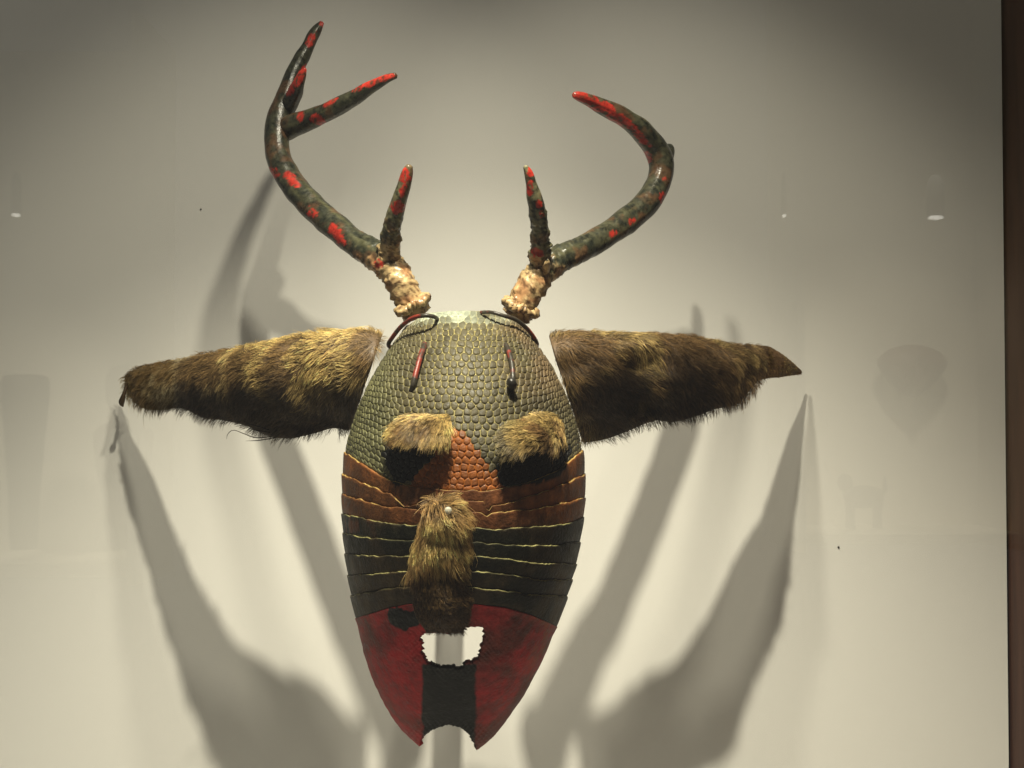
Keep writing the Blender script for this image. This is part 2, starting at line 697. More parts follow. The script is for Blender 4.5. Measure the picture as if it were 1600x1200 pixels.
built = [cell_mesh(c) for c in cells]
order = sorted(range(len(built)), key=lambda i: -built[i][3])
for i in order[:300]:
    vts, fc, cols, _ = built[i]
    o = build('scale', vts, fc, M_SCALE, colors=cols, smooth=True)
    sub(o, shield)
vs_, fs_, cs_ = [], [], []
off = 0
for i in order[300:]:
    vts, fc, cols, _ = built[i]
    vs_.append(vts)
    cs_.append(cols)
    fs_ += [tuple(q + off for q in f_) for f_ in fc]
    off += len(vts)
o = build('edge_scales', np.vstack(vs_), fs_, M_SCALE, colors=np.vstack(cs_))
o['kind'] = 'stuff'
sub(o, shield)


# the movable bands: each flares outward at its upper rim
def band_paint(i, px, py, P):
    n1 = fbm(P, 30, 8)
    n2 = fbm(P, 110, 9)
    if i < 3:
        c = np.broadcast_to(np.array((0.20, 0.068, 0.020)), px.shape + (3,)).copy()
        c = mixc(c, (0.06, 0.03, 0.012), 0.6 * sstep(0.45, 0.66, n1))
        c = mixc(c, (0.045, 0.02, 0.012), 0.55 * sstep(610, 650, px) * sstep(900, 800, px))
        if i == 0:
            w = (n2 - .5) * 10
            for e in (EYE_L, EYE_R):
                k = inpoly(px + w, py - 4 + w, e)
                c[k] = BLACK
    else:
        c = np.broadcast_to(np.array((0.011, 0.0112, 0.007)), px.shape + (3,)).copy()
        c = mixc(c, (0.05, 0.034, 0.017), 0.8 * sstep(0.42, 0.62, n1) * (1.0 if i > 4 else 0.7))
        if i == 3:
            c = mixc(c, (0.14, 0.045, 0.02), 0.6 * sstep(.5, .62, n2) * sstep(600, 560, px))
    st = vnoise(np.stack([px * 0.16, py * 0.02, 0 * px], -1), 1.0, 12)
    c *= ((0.4 + 1.2 * n2) * (0.75 + 0.5 * st))[..., None]
    return c


nt_ = 260
th = np.linspace(-math.pi / 2, math.pi / 2, nt_)
for i in range(8):
    l0, l1 = LINES[i], LINES[i + 1]
    rows = [(-0.0, -0.0012), (0.0, 0.0020), (0.035, 0.0025), (0.07, 0.0027), (0.14, 0.0026), (0.3, 0.0023), (0.5, 0.0018), (0.7, 0.0013), (0.88, 0.0009), (1.06, 0.0002)]
    Gs, Ps, Cs = [], [], []
    p0 = l0(th) + (vnoise(np.stack([th * 14, 0 * th + i, 0 * th], -1), 1.0) - .5) * 2.4 + (vnoise(np.stack([th * 40, 0 * th + i, 0 * th + 4], -1), 1.0) - .5) * 1.4
    p1 = l1(th)
    edge_wear = vnoise(np.stack([th * 11, 0 * th + i * 3.3, 0 * th + 9], -1), 1.0)
    lift = 0.8 + 0.5 * vnoise(np.stack([th * 5, 0 * th + i * 2.1, 0 * th + 2], -1), 1.0)
    for ri, (v, offs) in enumerate(rows):
        py = p0 + v * (p1 - p0)
        g = surf(th, py) + surf_n(th, py) * (offs * (lift if ri > 0 else 1) * (0.45 + 0.17 * np.cos(th)))[:, None] if ri else surf(th, py) + surf_n(th, py) * offs
        px = shell_px(th, py)
        c = band_paint(i, px, py, g)
        rimc = np.array((0.42, 0.30, 0.10)) if i < 3 else np.array((0.36, 0.33, 0.14))
        if ri <= 1:
            c = mixc(c, rimc, (0.1 + 0.8 * sstep(0.25, 0.65, edge_wear)) * (1.0 if ri else 0.6))
        elif ri == 2:
            c = mixc(c, rimc, 0.12 * sstep(0.4, 0.7, edge_wear))
        Gs.append(g)
        Cs.append(c)
    G = np.array(Gs)
    o = build('band', G, grid_faces(len(rows), nt_, flip=True), M_SHELL, colors=np.array(Cs))
    part(o)
    sh = o.modifiers.new('thickness', 'SOLIDIFY')
    sh.thickness = 0.0012
    sh.offset = -1

# lining behind forehead and bands
rows = 60
TH, VV = np.meshgrid(np.linspace(-1.55, 1.55, 70), np.linspace(0.02, 0.97, rows))
PY = L_TOP(TH) + VV * (LINES[8](TH) - L_TOP(TH))
G = surf(TH, PY) - surf_n(TH, PY) * 0.0042
o = build('lining', G, grid_faces(rows, 70, flip=True), M_HIDE, colors=np.broadcast_to(np.array((0.12, 0.07, 0.035)), G.shape))
part(o)
solidify(o, 0.0015)

# the red rump shield that makes the chin, with the mouth hole and the notch
nt_, nv_ = 330, 215
th = np.linspace(-math.pi / 2, math.pi / 2, nt_)
TH, VV = np.meshgrid(th, np.linspace(0, 1, nv_))
P0 = LINES[8](TH)
PY = P0 + VV * (1173 - P0)
PX = shell_px(TH, PY)
G = surf(TH, PY)
Nn = surf_n(TH, PY)
# fine scute relief, coarser round the mouth and the notch
q = np.stack([PX * 0.13, PY * 0.13, 0 * PX], -1)
fine = vnoise(q, 1.0, 2)
edge_z = np.maximum(np.exp(-((PX - 705) / 75) ** 2 - ((PY - 1012) / 52) ** 2), np.exp(-((PX - 702) / 80) ** 2 - ((PY - 1150) / 26) ** 2))
dot = np.cos(PX * 2 * math.pi / 8.0 + 0.9 * np.sin(PY * .15)) * np.cos(PY * 2 * math.pi / 8.5 + 0.7 * np.sin(PX * .2))
G = G + Nn * (0.0006 * (fine - .5) + 0.0011 * (edge_z - 0.25).clip(0, 1) * np.maximum(dot, -0.3) + 0.0010 * np.exp(-VV * 30))[..., None]
n1 = fbm(G, 26, 3)
n2 = fbm(G, 90, 6)
C = np.broadcast_to(RED, G.shape).copy()
C = mixc(C, (0.075, 0.022, 0.014), 0.8 * sstep(0.42, 0.66, n1))
C = mixc(C, (0.26, 0.02, 0.02), 0.7 * sstep(1010, 960, PY) * sstep(0.35, 0.6, n2))
C = mixc(C, (0.11, 0.06, 0.02), 0.5 * sstep(810, 850, PX) * sstep(0.4, .6, n2))
C *= (0.6 + 0.8 * n2)[..., None]
wob = (n2 - .5) * 9
blk = sstep(657, 662, PX + wob) * sstep(746, 741, PX + wob) * sstep(1034, 1040, PY)
C = mixc(C, BLACK, blk)
wb2 = (fbm(G, 120, 15) - .5) * 34
pt = ((PX + wb2 - 632) / 26) ** 2 + ((PY + wb2 * .7 - 966) / 16) ** 2
C = mixc(C, BLACK * 1.3, sstep(1.15, 0.9, pt))
drop = inpoly(PX, PY, HOLE) | inpoly(PX, PY, NOTCH)
F = grid_faces(nv_, nt_, flip=True)
bad = drop.ravel()[F].any(axis=1)
F = F[~bad]
used = np.unique(F)
remap = np.zeros(nt_ * nv_, int)
remap[used] = np.arange(len(used))
chin = build('chin_plate', G.reshape(-1, 3)[used], remap[F], M_SHELL, colors=C.reshape(-1, 3)[used])
part(chin)
solidify(chin, 0.0035)


# ------------------------------------------------------------------ fur
def add_fur(name, G, parent, n, length, direct, color_fn, radius=0.00016, lift=0.35, clump=0.004, clump_w=0.55, jitter=0.3, toward=(0, -1, 0), sides=False, droop=0.25, segs=4):
    """hairs rooted on the grid G (rows x cols x 3); direct(uv) -> flow vectors"""
    nr, nc, _ = G.shape
    nrm = grid_normals(G, toward)
    # area-weighted cells
    e1 = G[1:, :-1] - G[:-1, :-1]
    e2 = G[:-1, 1:] - G[:-1, :-1]
    ar = np.linalg.norm(np.cross(e1, e2), axis=-1).ravel()
    idx = RNG.choice(len(ar), n, p=ar / ar.sum())
    r = idx // (nc - 1)
    c = idx % (nc - 1)
    fr = RNG.random(n)
    fc = RNG.random(n)

    def lerp(A):
        return (A[r, c] * ((1 - fr) * (1 - fc))[:, None] + A[r + 1, c] * (fr * (1 - fc))[:, None] + A[r, c + 1] * ((1 - fr) * fc)[:, None] + A[r + 1, c + 1] * (fr * fc)[:, None])
    P = lerp(G)
    Nr = lerp(nrm)
    Nr /= np.linalg.norm(Nr, axis=1)[:, None] + 1e-9
    if sides:
        back = RNG.random(n) < 0.25
        Nr[back] *= -1
    uv = np.stack([(c + fc) / (nc - 1), (r + fr) / (nr - 1)], -1)
    D = np.asarray(direct(uv, P), float)
    D = D - Nr * np.sum(D * Nr, 1)[:, None]
    D /= np.linalg.norm(D, axis=1)[:, None] + 1e-9
    swirl = np.stack([fbm(P, 62, 21), fbm(P, 62, 22), fbm(P, 62, 23)], -1) - 0.5
    D = D + swirl * 2.3 + RNG.normal(0, jitter * 0.7, (n, 3))
    D = D - Nr * np.sum(D * Nr, 1)[:, None]
    D /= np.linalg.norm(D, axis=1)[:, None] + 1e-9
    L = length(uv, P) * (0.5 + 0.8 * RNG.random(n)) * (0.7 + 0.6 * vnoise(P, 120, 33)) * np.where(RNG.random(n) < .03, 1.5, 1.0)
    lf = lift * (0.3 + 1.4 * vnoise(P, 110, 31)) * (0.6 + 0.8 * RNG.random(n))
    # clumping: tips pulled to the tip of the clump guide
    key = np.floor((P + swirl * 0.003) / clump).astype(np.int64)
    hk = key[:, 0] * 73856093 ^ key[:, 1] * 19349663 ^ key[:, 2] * 83492791
    u, inv = np.unique(hk, return_inverse=True)
    cnt = np.bincount(inv).astype(float)
    tip = P + D * L[:, None] + Nr * (L * lf)[:, None]
    ct = np.stack([np.bincount(inv, tip[:, k]) / cnt for k in range(3)], -1)[inv]
    K = segs
    pts = np.zeros((n, K, 3))
    cw = clump_w * (0.5 + RNG.random(n))
    for k in range(K):
        t = k / (K - 1)
        base = P + D * (L * t)[:, None] + Nr * (L * lf * math.sin(t * 2.0) / math.sin(2.0) * 0.9)[:, None]
        base[:, 2] -= droop * L * t * t
        tgt = ct + (P - ct) * (1 - t)
        ww = (cw * t ** 1.6).clip(0, .9)[:, None]
        pts[:, k] = base * (1 - ww) + tgt * ww
    pts += (Nr * 0.0011)[:, None, :]
    pts[:, 0] -= Nr * 0.0008
    T = pts[:, -1] - pts[:, 0]
    T /= np.linalg.norm(T, axis=1)[:, None] + 1e-9
    A = np.cross(T, np.where(np.abs(T[:, 2:3]) > .9, np.array([[1., 0, 0]]), np.array([[0, 0, 1.]])))
    A /= np.linalg.norm(A, axis=1)[:, None] + 1e-9
    B = np.cross(T, A)
    V = np.zeros((n, K, 3, 3))
    rad = radius * (0.7 + 0.6 * RNG.random(n))
    for k in range(K):
        t = k / (K - 1)
        rr = rad * (1 - 0.85 * t ** 1.5)
        for s in range(3):
            a = s * 2 * math.pi / 3
            V[:, k, s] = pts[:, k] + (A * math.cos(a) + B * math.sin(a)) * rr[:, None]
    col = color_fn(uv, P)
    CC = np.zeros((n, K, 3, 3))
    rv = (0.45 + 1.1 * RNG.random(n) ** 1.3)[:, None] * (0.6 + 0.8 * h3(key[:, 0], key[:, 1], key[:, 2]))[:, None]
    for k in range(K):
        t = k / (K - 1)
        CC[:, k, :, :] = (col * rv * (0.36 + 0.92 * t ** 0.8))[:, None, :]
    b = (np.arange(n) * K * 3)[:, None]
    fl_ = []
    for k in range(K - 1):
        for s in range(3):
            s1 = (s + 1) % 3
            fl_.append(np.array([k * 3 + s, k * 3 + s1, (k + 1) * 3 + s1, (k + 1) * 3 + s]))
    FF = (b[:, None, :] + np.array(fl_)[None]).reshape(-1, 4)
    o = build(name, V, FF, M_FUR, colors=CC)
    o['kind'] = 'stuff'
    sub(o, parent)
    return o


def curve_y(pts, x):
    xs = [p[0] for p in pts]
    if xs[0] > xs[-1]:
        pts = pts[::-1]
        xs = xs[::-1]
    return np.interp(x, xs, [p[1] for p in pts])


TAN = np.array((0.60, 0.43, 0.165))
BROWN = np.array((0.20, 0.11, 0.045))
DARK = np.array((0.035, 0.022, 0.012))
GREY = np.array((0.36, 0.30, 0.20))


def ear(top, bot, depth, bulge, flow, colfn, hidecol, nhair, twist=0.0):
    """top/bot: photo outlines from root to tip with equal parameters u; depth(u) back to the wall"""
    nu, nvv = 90, 40
    u = np.linspace(0, 1, nu)
    T = catmull(top, nu)
    Bm = catmull(bot, nu)
    vv = np.linspace(0, 1, nvv)
    U, V_ = np.meshgrid(u, vv)
    px = T[None, :, 0] * (1 - V_) + Bm[None, :, 0] * V_
    py = T[None, :, 1] * (1 - V_) + Bm[None, :, 1] * V_
    q = np.stack([px * 0.012, py * 0.02, 0 * px], -1)
    prof = np.sin(np.pi * np.clip(V_, 0, 1) ** 0.55) ** 0.8
    hgt = np.linalg.norm(T - Bm, axis=1)[None, :] * 0.0005
    y = depth(U) - bulge * hgt * prof + 0.2 * hgt * V_ ** 1.5 - twist * V_ * sstep(0.15, 0.7, U) * sstep(1.0, 0.86, U) + (vnoise(q, 1.6, 3) - .5) * 0.020 * (1 - 0.6 * U)
    y = np.minimum(y, WALL_Y - 0.008)
    G = at(px, py, y)
    hide = build('ear', G, grid_faces(nvv, nu), M_HIDE, colors=hidecol(U, V_, G))
    part(hide)
    solidify(hide, 0.002, 0)
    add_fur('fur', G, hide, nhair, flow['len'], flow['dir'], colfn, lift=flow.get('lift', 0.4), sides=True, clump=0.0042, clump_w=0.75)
    return hide, G


# left ear (root at the shell, tip bent back to the wall)
tl = [(597, 524), (575, 517), (540, 518), (500, 522), (455, 529), (410, 537), (365, 547), (320, 556), (280, 564), (240, 571), (212, 578), (196, 590)]
bl = [(546, 672), (520, 668), (492, 676), (455, 684), (420, 680), (385, 664), (345, 655), (318, 652), (285, 637), (252, 640), (222, 636), (200, 614)]


def dep_l(u):
    return np.interp(u, [0, .2, .45, .7, 1.0], [-0.004, 0.006, 0.034, 0.088, 0.178])


def col_l(uv, P):
    n = fbm(P, 35, 41)
    c = np.broadcast_to(TAN * 1.25, (len(uv), 3)).copy()
    c = mixc(c, BROWN, sstep(0.46, 0.6, n) * 0.8)
    c = mixc(c, GREY * 1.5, 0.85 * sstep(0.5, 0.75, uv[:, 0]) * sstep(.62, .4, n))
    lo = sstep(0.3 + 0.0, 0.62, uv[:, 1] - 0.25 * sstep(.55, .9, uv[:, 0]) + (n - .5) * .5)
    c = mixc(c, DARK, 0.93 * lo * sstep(1.0, 0.75, uv[:, 0]))
    return c


def hide_l(U, V, G):
    n = fbm(G, 40, 44)
    c = np.broadcast_to(np.array((0.10, 0.062, 0.03)), G.shape).copy()
    c = mixc(c, (0.30, 0.21, 0.10), 0.9 * sstep(0.65, 0.95, U) * sstep(.3, .6, n))
    return mixc(c, DARK, 0.8 * sstep(.35, .6, V) * sstep(.9, .7, U))


flow_l = dict(len=lambda uv, P: 0.0095 - 0.0005 * sstep(.7, 1, uv[:, 0]), lift=0.30,
              dir=lambda uv, P: np.stack([-1.0 + 0 * uv[:, 0], 0.45 + 0 * uv[:, 0], -0.25 - 0.9 * uv[:, 1] - 0.5 * sstep(.25, 0, uv[:, 0]) + 0.7 * sstep(.08, 0, uv[:, 1])], -1) + np.outer(sstep(.12, 0, uv[:, 0]), (0.85, 0, 0.1)))
ear_l, GL = ear(tl, bl, dep_l, 0.42, flow_l, col_l, hide_l, 18000, twist=0.010)
ear_l['label'] = 'long tan and dark brown fur ear with a curled leathery tip'

# right ear
tr_ = [(858, 526), (895, 521), (935, 522), (975, 523), (1015, 523), (1055, 525), (1095, 530), (1135, 539), (1170, 542), (1205, 546), (1232, 563), (1251, 580)]
br_ = [(910, 690), (930, 688), (958, 681), (990, 668), (1022, 656), (1052, 658), (1085, 650), (1118, 638), (1152, 630), (1182, 596), (1218, 589), (1251, 584)]


def dep_r(u):
    return np.interp(u, [0, .2, .45, .7, 0.86, 1.0], [-0.004, 0.006, 0.034, 0.088, 0.140, 0.186])


def col_r(uv, P):
    n = fbm(P, 35, 51)
    c = np.broadcast_to(TAN * 0.8, (len(uv), 3)).copy()
    c = mixc(c, BROWN, sstep(0.40, 0.58, n) * 0.85)
    lo = sstep(0.12, 0.5, uv[:, 1] + (n - .5) * .5)
    c = mixc(c, DARK * 1.2, 0.9 * lo * sstep(0.72, 0.5, uv[:, 0]) * sstep(-0.02, 0.12, uv[:, 0]))
    c = mixc(c, (0.33, 0.21, 0.085), 0.8 * sstep(0.62, 0.75, fbm(P, 26, 77)))
    return c


def hide_r(U, V, G):
    n = fbm(G, 40, 54)
    c = np.broadcast_to(np.array((0.09, 0.055, 0.026)), G.shape).copy()
    c = mixc(c, (0.20, 0.105, 0.045), 0.9 * sstep(0.8, 0.9, U))
    return mixc(c, DARK, 0.8 * sstep(.25, .5, V) * sstep(.7, .5, U))


flow_r = dict(len=lambda uv, P: 0.0092 - 0.0077 * sstep(.78, .88, uv[:, 0]), lift=0.30,
              dir=lambda uv, P: np.stack([0.75 + 0 * uv[:, 0], 0.3 + 0 * uv[:, 0], -0.35 - 0.7 * uv[:, 1] + 0.8 * sstep(.08, 0, uv[:, 1])], -1) + np.outer(sstep(.12, 0, uv[:, 0]), (-0.65, 0, 0.1)))
ear_r, GR = ear(tr_, br_, dep_r, 0.40, flow_r, col_r, hide_r, 18000, twist=0.026)
ear_r['label'] = 'brown fur ear with a bare pointed leathery tip'


# curled leather scrap hanging from the left ear's tip, and stray long hairs
def tube(name, pts, mat, parent, colfn, nseg=40, nrad=10, disp=None):
    """pts: (px,py,y,r in metres)"""
    C = catmull(pts, nseg)
    P = at(C[:, 0], C[:, 1], C[:, 2])
    T, Nn, B = frames(P)
    ang = np.linspace(0, 2 * math.pi, nrad, endpoint=False)
    r = np.maximum(C[:, 3], 1e-5)
    V = P[:, None] + (Nn[:, None] * np.cos(ang)[None, :, None] + B[:, None] * np.sin(ang)[None, :, None]) * r[:, None, None]
    if disp is not None:
        d = disp(V, np.linspace(0, 1, nseg), ang)
        V = V + (Nn[:, None] * np.cos(ang)[None, :, None] + B[:, None] * np.sin(ang)[None, :, None]) * d[..., None]
    cols = colfn(V, np.linspace(0, 1, nseg)[:, None] + 0 * ang[None, :], C)
    F = grid_faces(nseg, nrad, closed=True)
    Vf = V.reshape(-1, 3)
    n = len(Vf)
    e0 = P[0] - T[0] * r[0] * 0.35
    e1 = P[-1] + T[-1] * r[-1] * 0.6
    Vf = np.vstack([Vf, e0, e1])
    cf = np.vstack([cols.reshape(-1, 3), cols[0, 0], cols[-1, 0]])
    caps = [(j, (j + 1) % nrad, n) for j in range(nrad)] + [((nseg - 1) * nrad + (j + 1) % nrad, (nseg - 1) * nrad + j, n + 1) for j in range(nrad)]
    faces = [tuple(q) for q in F[:, ::-1]] + caps
    o = build(name, Vf, faces, mat, colors=cf)
    if parent is mask:
        part(o)
    else:
        sub(o, parent)
    return o


tube('curled_tip', [(204, 590, 0.172, 0.0024), (199, 600, 0.166, 0.0022), (195, 611, 0.163, 0.0014), (192, 621, 0.164, 0.0022), (190, 629, 0.168, 0.0026), (192, 635, 0.171, 0.0008)], M_HIDE, ear_l,
     lambda V, t, C: np.broadcast_to(np.array((0.045, 0.028, 0.015)), V.shape))
for (pts) in ([(425, 682, 0.03, .0004), (400, 684, 0.028, .0004), (382, 678, 0.026, .00035), (365, 672, 0.026, .0003), (356, 678, 0.026, .00025), (354, 686, 0.026, .0001)],
              [(430, 684, 0.03, .0004), (405, 688, 0.028, .0004), (384, 689, 0.026, .0001)],
              [(420, 672, 0.03, .0005), (395, 664, 0.026, .0004), (374, 660, 0.026, .0001)],
              [(422, 676, 0.03, .0005), (398, 672, 0.026, .0004), (380, 665, 0.026, .0001)]):
    tube('stray_hair', pts, M_FUR, ear_l, lambda V, t, C: np.broadcast_to(np.array((0.03, 0.022, 0.015)), V.shape), nseg=16, nrad=5)


# ------------------------------------------------------------------ fur brows and nose: pads of hide standing off the shell
def pad(name, rows, hfun, nu=44, nvv=44):
    """rows: (t, left px, right px, py left, py right) from top to bottom"""
    t = np.array([r[0] for r in rows], float)
    vv = np.linspace(0, 1, nvv)
    lx = np.interp(vv, t, [r[1] for r in rows])
    rx = np.interp(vv, t, [r[2] for r in rows])
    ly = np.interp(vv, t, [r[3] for r in rows])
    ry = np.interp(vv, t, [r[4] for r in rows])
    U, V_ = np.meshgrid(np.linspace(0, 1, nu), vv)
    px = lx[:, None] * (1 - U) + rx[:, None] * U
    py = ly[:, None] * (1 - U) + ry[:, None] * U
    b = shell_at(px, py)
    h = hfun(U, V_) + (vnoise(np.stack([px * .05, py * .05, 0 * px], -1), 1.0, 6) - .5) * 0.003
    y = b[..., 1] - 0.002 - h
    return at(px, py, y), U, V_


def brow(rows, direct, colfn, n, label):
    def hf(U, V):
        return 0.017 * np.sin(np.pi * np.clip(V, 0, 1) ** 0.75 * 0.5) ** 0.9 * (0.55 + 0.45 * np.sin(np.pi * np.clip(U * .9 + .05, 0, 1)))
    G, U, V_ = pad('eyebrow', rows, hf)
    # fold the lower lip back to the shell so that the pad is a solid roll
    lip = G[-1].copy()
    ext = []
    for k, s in enumerate((0.35, 0.7, 1.0)):
        e = lip.copy()
        e[:, 1] += (0.018) * s
        e[:, 2] += -0.001 + 0.006 * s * s
        ext.append(e)
    G2 = np.vstack([G, np.array(ext)])
    c = np.broadcast_to(np.array((0.07, 0.045, 0.022)), G2.shape)
    o = build('eyebrow', G2, grid_faces(G2.shape[0], G2.shape[1]), M_HIDE, colors=c)
    part(o)
    solidify(o, 0.0015, 0)
    o['label'] = label
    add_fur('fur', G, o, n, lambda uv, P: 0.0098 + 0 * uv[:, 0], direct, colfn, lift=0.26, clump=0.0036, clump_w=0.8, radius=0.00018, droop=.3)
    return o


def col_bl(uv, P):
    n = fbm(P, 70, 61)
    c = np.broadcast_to(TAN * 1.15, (len(uv), 3)).copy()
    c = mixc(c, BROWN, 0.85 * sstep(.45, .62, n) * sstep(0.95, .6, uv[:, 0]))
    return mixc(c, DARK * 1.5, 0.6 * sstep(.7, .95, uv[:, 1]))


brow([(0, 642, 703, 652, 650), (.25, 626, 705, 661, 656), (.5, 615, 703, 671, 667), (.75, 612, 699, 681, 681), (1, 624, 692, 690, 692)],
     lambda uv, P: np.stack([-1.0 + 0.55 * uv[:, 0], -0.1 + 0 * uv[:, 0], -0.25 - 1.1 * uv[:, 0]], -1), col_bl, 4200, 'pale tan fur eyebrow combed away from the nose')


def col_br(uv, P):
    n = fbm(P, 70, 65)
    c = np.broadcast_to(TAN * 0.85, (len(uv), 3)).copy()
    c = mixc(c, BROWN, 0.9 * sstep(.4, .6, n))
    c = mixc(c, (0.30, 0.25, 0.11), 0.7 * sstep(.3, .1, uv[:, 0]))
    return mixc(c, DARK * 1.5, 0.6 * sstep(.75, .95, uv[:, 1]))


brow([(0, 804, 872, 660, 652), (.25, 794, 877, 671, 660), (.5, 787, 878, 684, 670), (.75, 785, 876, 698, 683), (1, 788, 868, 712, 696)],
     lambda uv, P: np.stack([-0.9 + 0.0 * uv[:, 0], -0.1 + 0 * uv[:, 0], -0.75 + 0 * uv[:, 0]], -1), col_br, 4600, 'darker ruffled brown fur eyebrow with loose hairs')


# nose: a roll of fur down the middle of the face
def nose_h(U, V):
    top = 0.015 * sstep(-0.02, 0.09, V) * (1 + 0.15 * np.sin(V * 9.0))
    top = top * (1 - 0.15 * sstep(0.5, 0.65, V))
    return top * (0.35 + 0.65 * np.sin(np.pi * np.clip(U, 0, 1)) ** 0.7) * (1 - 0.6 * sstep(.93, 1, V)) + 0.002


rows_n = [(0, 676, 706, 780, 778), (.08, 668, 718, 792, 792), (.18, 662, 727, 808, 808), (.30, 658, 730, 828, 828), (.42, 652, 728, 852, 852), (.52, 647, 724, 874, 874),
          (.62, 642, 724, 896, 896), (.72, 644, 728, 918, 918), (.82, 648, 734, 940, 940), (.92, 656, 732, 964, 964), (1, 668, 722, 986, 988)]
GN, UN, VN = pad('nose', rows_n, nose_h, 44, 80)
nose = build('nose', GN, grid_faces(*GN.shape[:2]), M_HIDE,
             colors=mixc(np.broadcast_to(np.array((0.16, 0.10, 0.045)), GN.shape).copy(), (0.055, 0.028, 0.013), sstep(.5, .62, VN)))
part(nose)
solidify(nose, 0.002, 0)
nose['label'] = 'roll of tan fur hanging down as a nose'


def col_n(uv, P):
    n = fbm(P, 50, 71)
    c = np.broadcast_to(TAN * 1.4, (len(uv), 3)).copy()
    c = mixc(c, BROWN * 2.0, 0.7 * sstep(.4, .6, n))
    c = mixc(c, BROWN * 0.45, 0.95 * sstep(.54, .66, uv[:, 1] + (n - .5) * .12))
    return c


def dir_n(uv, P):
    s = (uv[:, 0] - 0.5)
    return np.stack([1.3 * s + 0.25, -0.1 - 0 * s, -1.0 + 1.5 * sstep(.12, 0.0, uv[:, 1])], -1)


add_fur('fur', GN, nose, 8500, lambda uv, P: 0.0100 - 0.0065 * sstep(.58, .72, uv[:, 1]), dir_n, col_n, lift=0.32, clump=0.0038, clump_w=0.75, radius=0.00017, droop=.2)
# nail head
c = GN[int(0.115 * 79), 27] + np.array((0, -0.0045, 0.0))
nn = 14
vv, ff = [], []
for (rr, dy) in ((0.0024, 0.005), (0.0026, 0.0), (0.0022, -0.0010), (0.0010, -0.0014)):
    for k in range(nn):
        a = k * 2 * math.pi / nn
        vv.append((c[0] + rr * math.cos(a), c[1] + dy, c[2] + rr * math.sin(a)))
for r in range(3):
    for k in range(nn):
        ff.append((r * nn + k, r * nn + (k + 1) % nn, (r + 1) * nn + (k + 1) % nn, (r + 1) * nn + k))
ff.append(tuple(range(3 * nn, 4 * nn)))
sub(build('nail_head', vv, ff, M_NAIL), nose)

# ------------------------------------------------------------------ antlers
A_DARK = np.array((0.012, 0.014, 0.010))
A_BONE = np.array((0.38, 0.27, 0.135))
A_RED = np.array((0.36, 0.026, 0.016))


def proj(P):
    d = P - CAM
    z = d @ FWD
    return 800 + d[..., 0] / z * 2400, 600 - (d @ UPV) / z * 2400


def antler_paint(spots, bone, olive=0.15):
    """spots: (px,py,rx,ry,angle); bone(px,py) -> weight of bare bone"""
    def fn(V, t, C):
        px, py = proj(V)
        n1 = fbm(V, 90, 81)
        n2 = fbm(V, 260, 82)
        n3 = fbm(V, 420, 84)
        c = np.broadcast_to(A_DARK, V.shape).copy()
        if V.ndim == 3 and t is not None:
            aa = np.arange(V.shape[1])[None, :] * (2 * math.pi / V.shape[1]) + 0 * t
            st = vnoise(np.stack([np.cos(aa) * 3.2, np.sin(aa) * 3.2, t * 9], -1), 1.0, 86)
            c = mixc(c, (0.062, 0.060, 0.030), 0.7 * sstep(.58, .8, st))
        c = mixc(c, (0.042, 0.044, 0.026), 0.6 * sstep(.46, .70, n3))
        c = mixc(c, (0.13, 0.12, 0.065), olive * sstep(.35, .6, n2))
        c = mixc(c, (0.10, 0.045, 0.02), 0.5 * sstep(.55, .7, n1))
        b = bone(px, py) + (n1 - .5) * 0.5
        bw = sstep(.3, .7, b + (n3 - .5) * .8)
        bc = mixc(np.broadcast_to(A_BONE, V.shape).copy(), (0.28, 0.11, 0.045), 0.6 * sstep(.52, .68, n1))
        bc = mixc(bc, (0.10, 0.05, 0.025), 0.9 * sstep(.47, .34, n3))
        c = c * (1 - bw)[..., None] + bc * bw[..., None]
        for (x, y, rx, ry, a) in spots:
            ca, sa = math.cos(math.radians(a)), math.sin(math.radians(a))
            dx, dy = px - x, py - y
            e = ((dx * ca + dy * sa) / rx) ** 2 + ((-dx * sa + dy * ca) / ry) ** 2
            e = e + (n1 - .5) * 2.6 + (n2 - .5) * 1.8
            c = mixc(c, A_RED * (1.15 if y < 130 else 0.9), sstep(1.1, .8, e) * (1 - 0.85 * sstep(.56, .66, n3)))
        return c
    return fn


def pearls(k0, k1, amp, seed):
    """knobbly pearling, strong between path parameters k0 (full) and k1 (gone)"""
    def fn(V, t, ang):
        w = sstep(k1, k0, t)[:, None]
        a = vnoise(V, 230, seed)
        b = vnoise(V, 430, seed + 1)
        return w * amp * (sstep(.52, .72, a) * 1.0 + 0.9 * sstep(.55, .8, b) - .25) + 0.0008 * (vnoise(V, 90, seed + 2) - .5) * 2 + 0.0007 * (vnoise(np.stack([np.cos(ang)[None] * 3.2 + 0 * t[:, None], np.sin(ang)[None] * 3.2 + 0 * t[:, None], t[:, None] * 7 + 0 * ang[None]], -1), 1.0, 86) - .5)
    return fn


def mm(path):
    return [(x, y, d, (min(r, 24.5) - 0.12 * max(0, r - 10)) * 0.0005) for (x, y, d, r) in path]


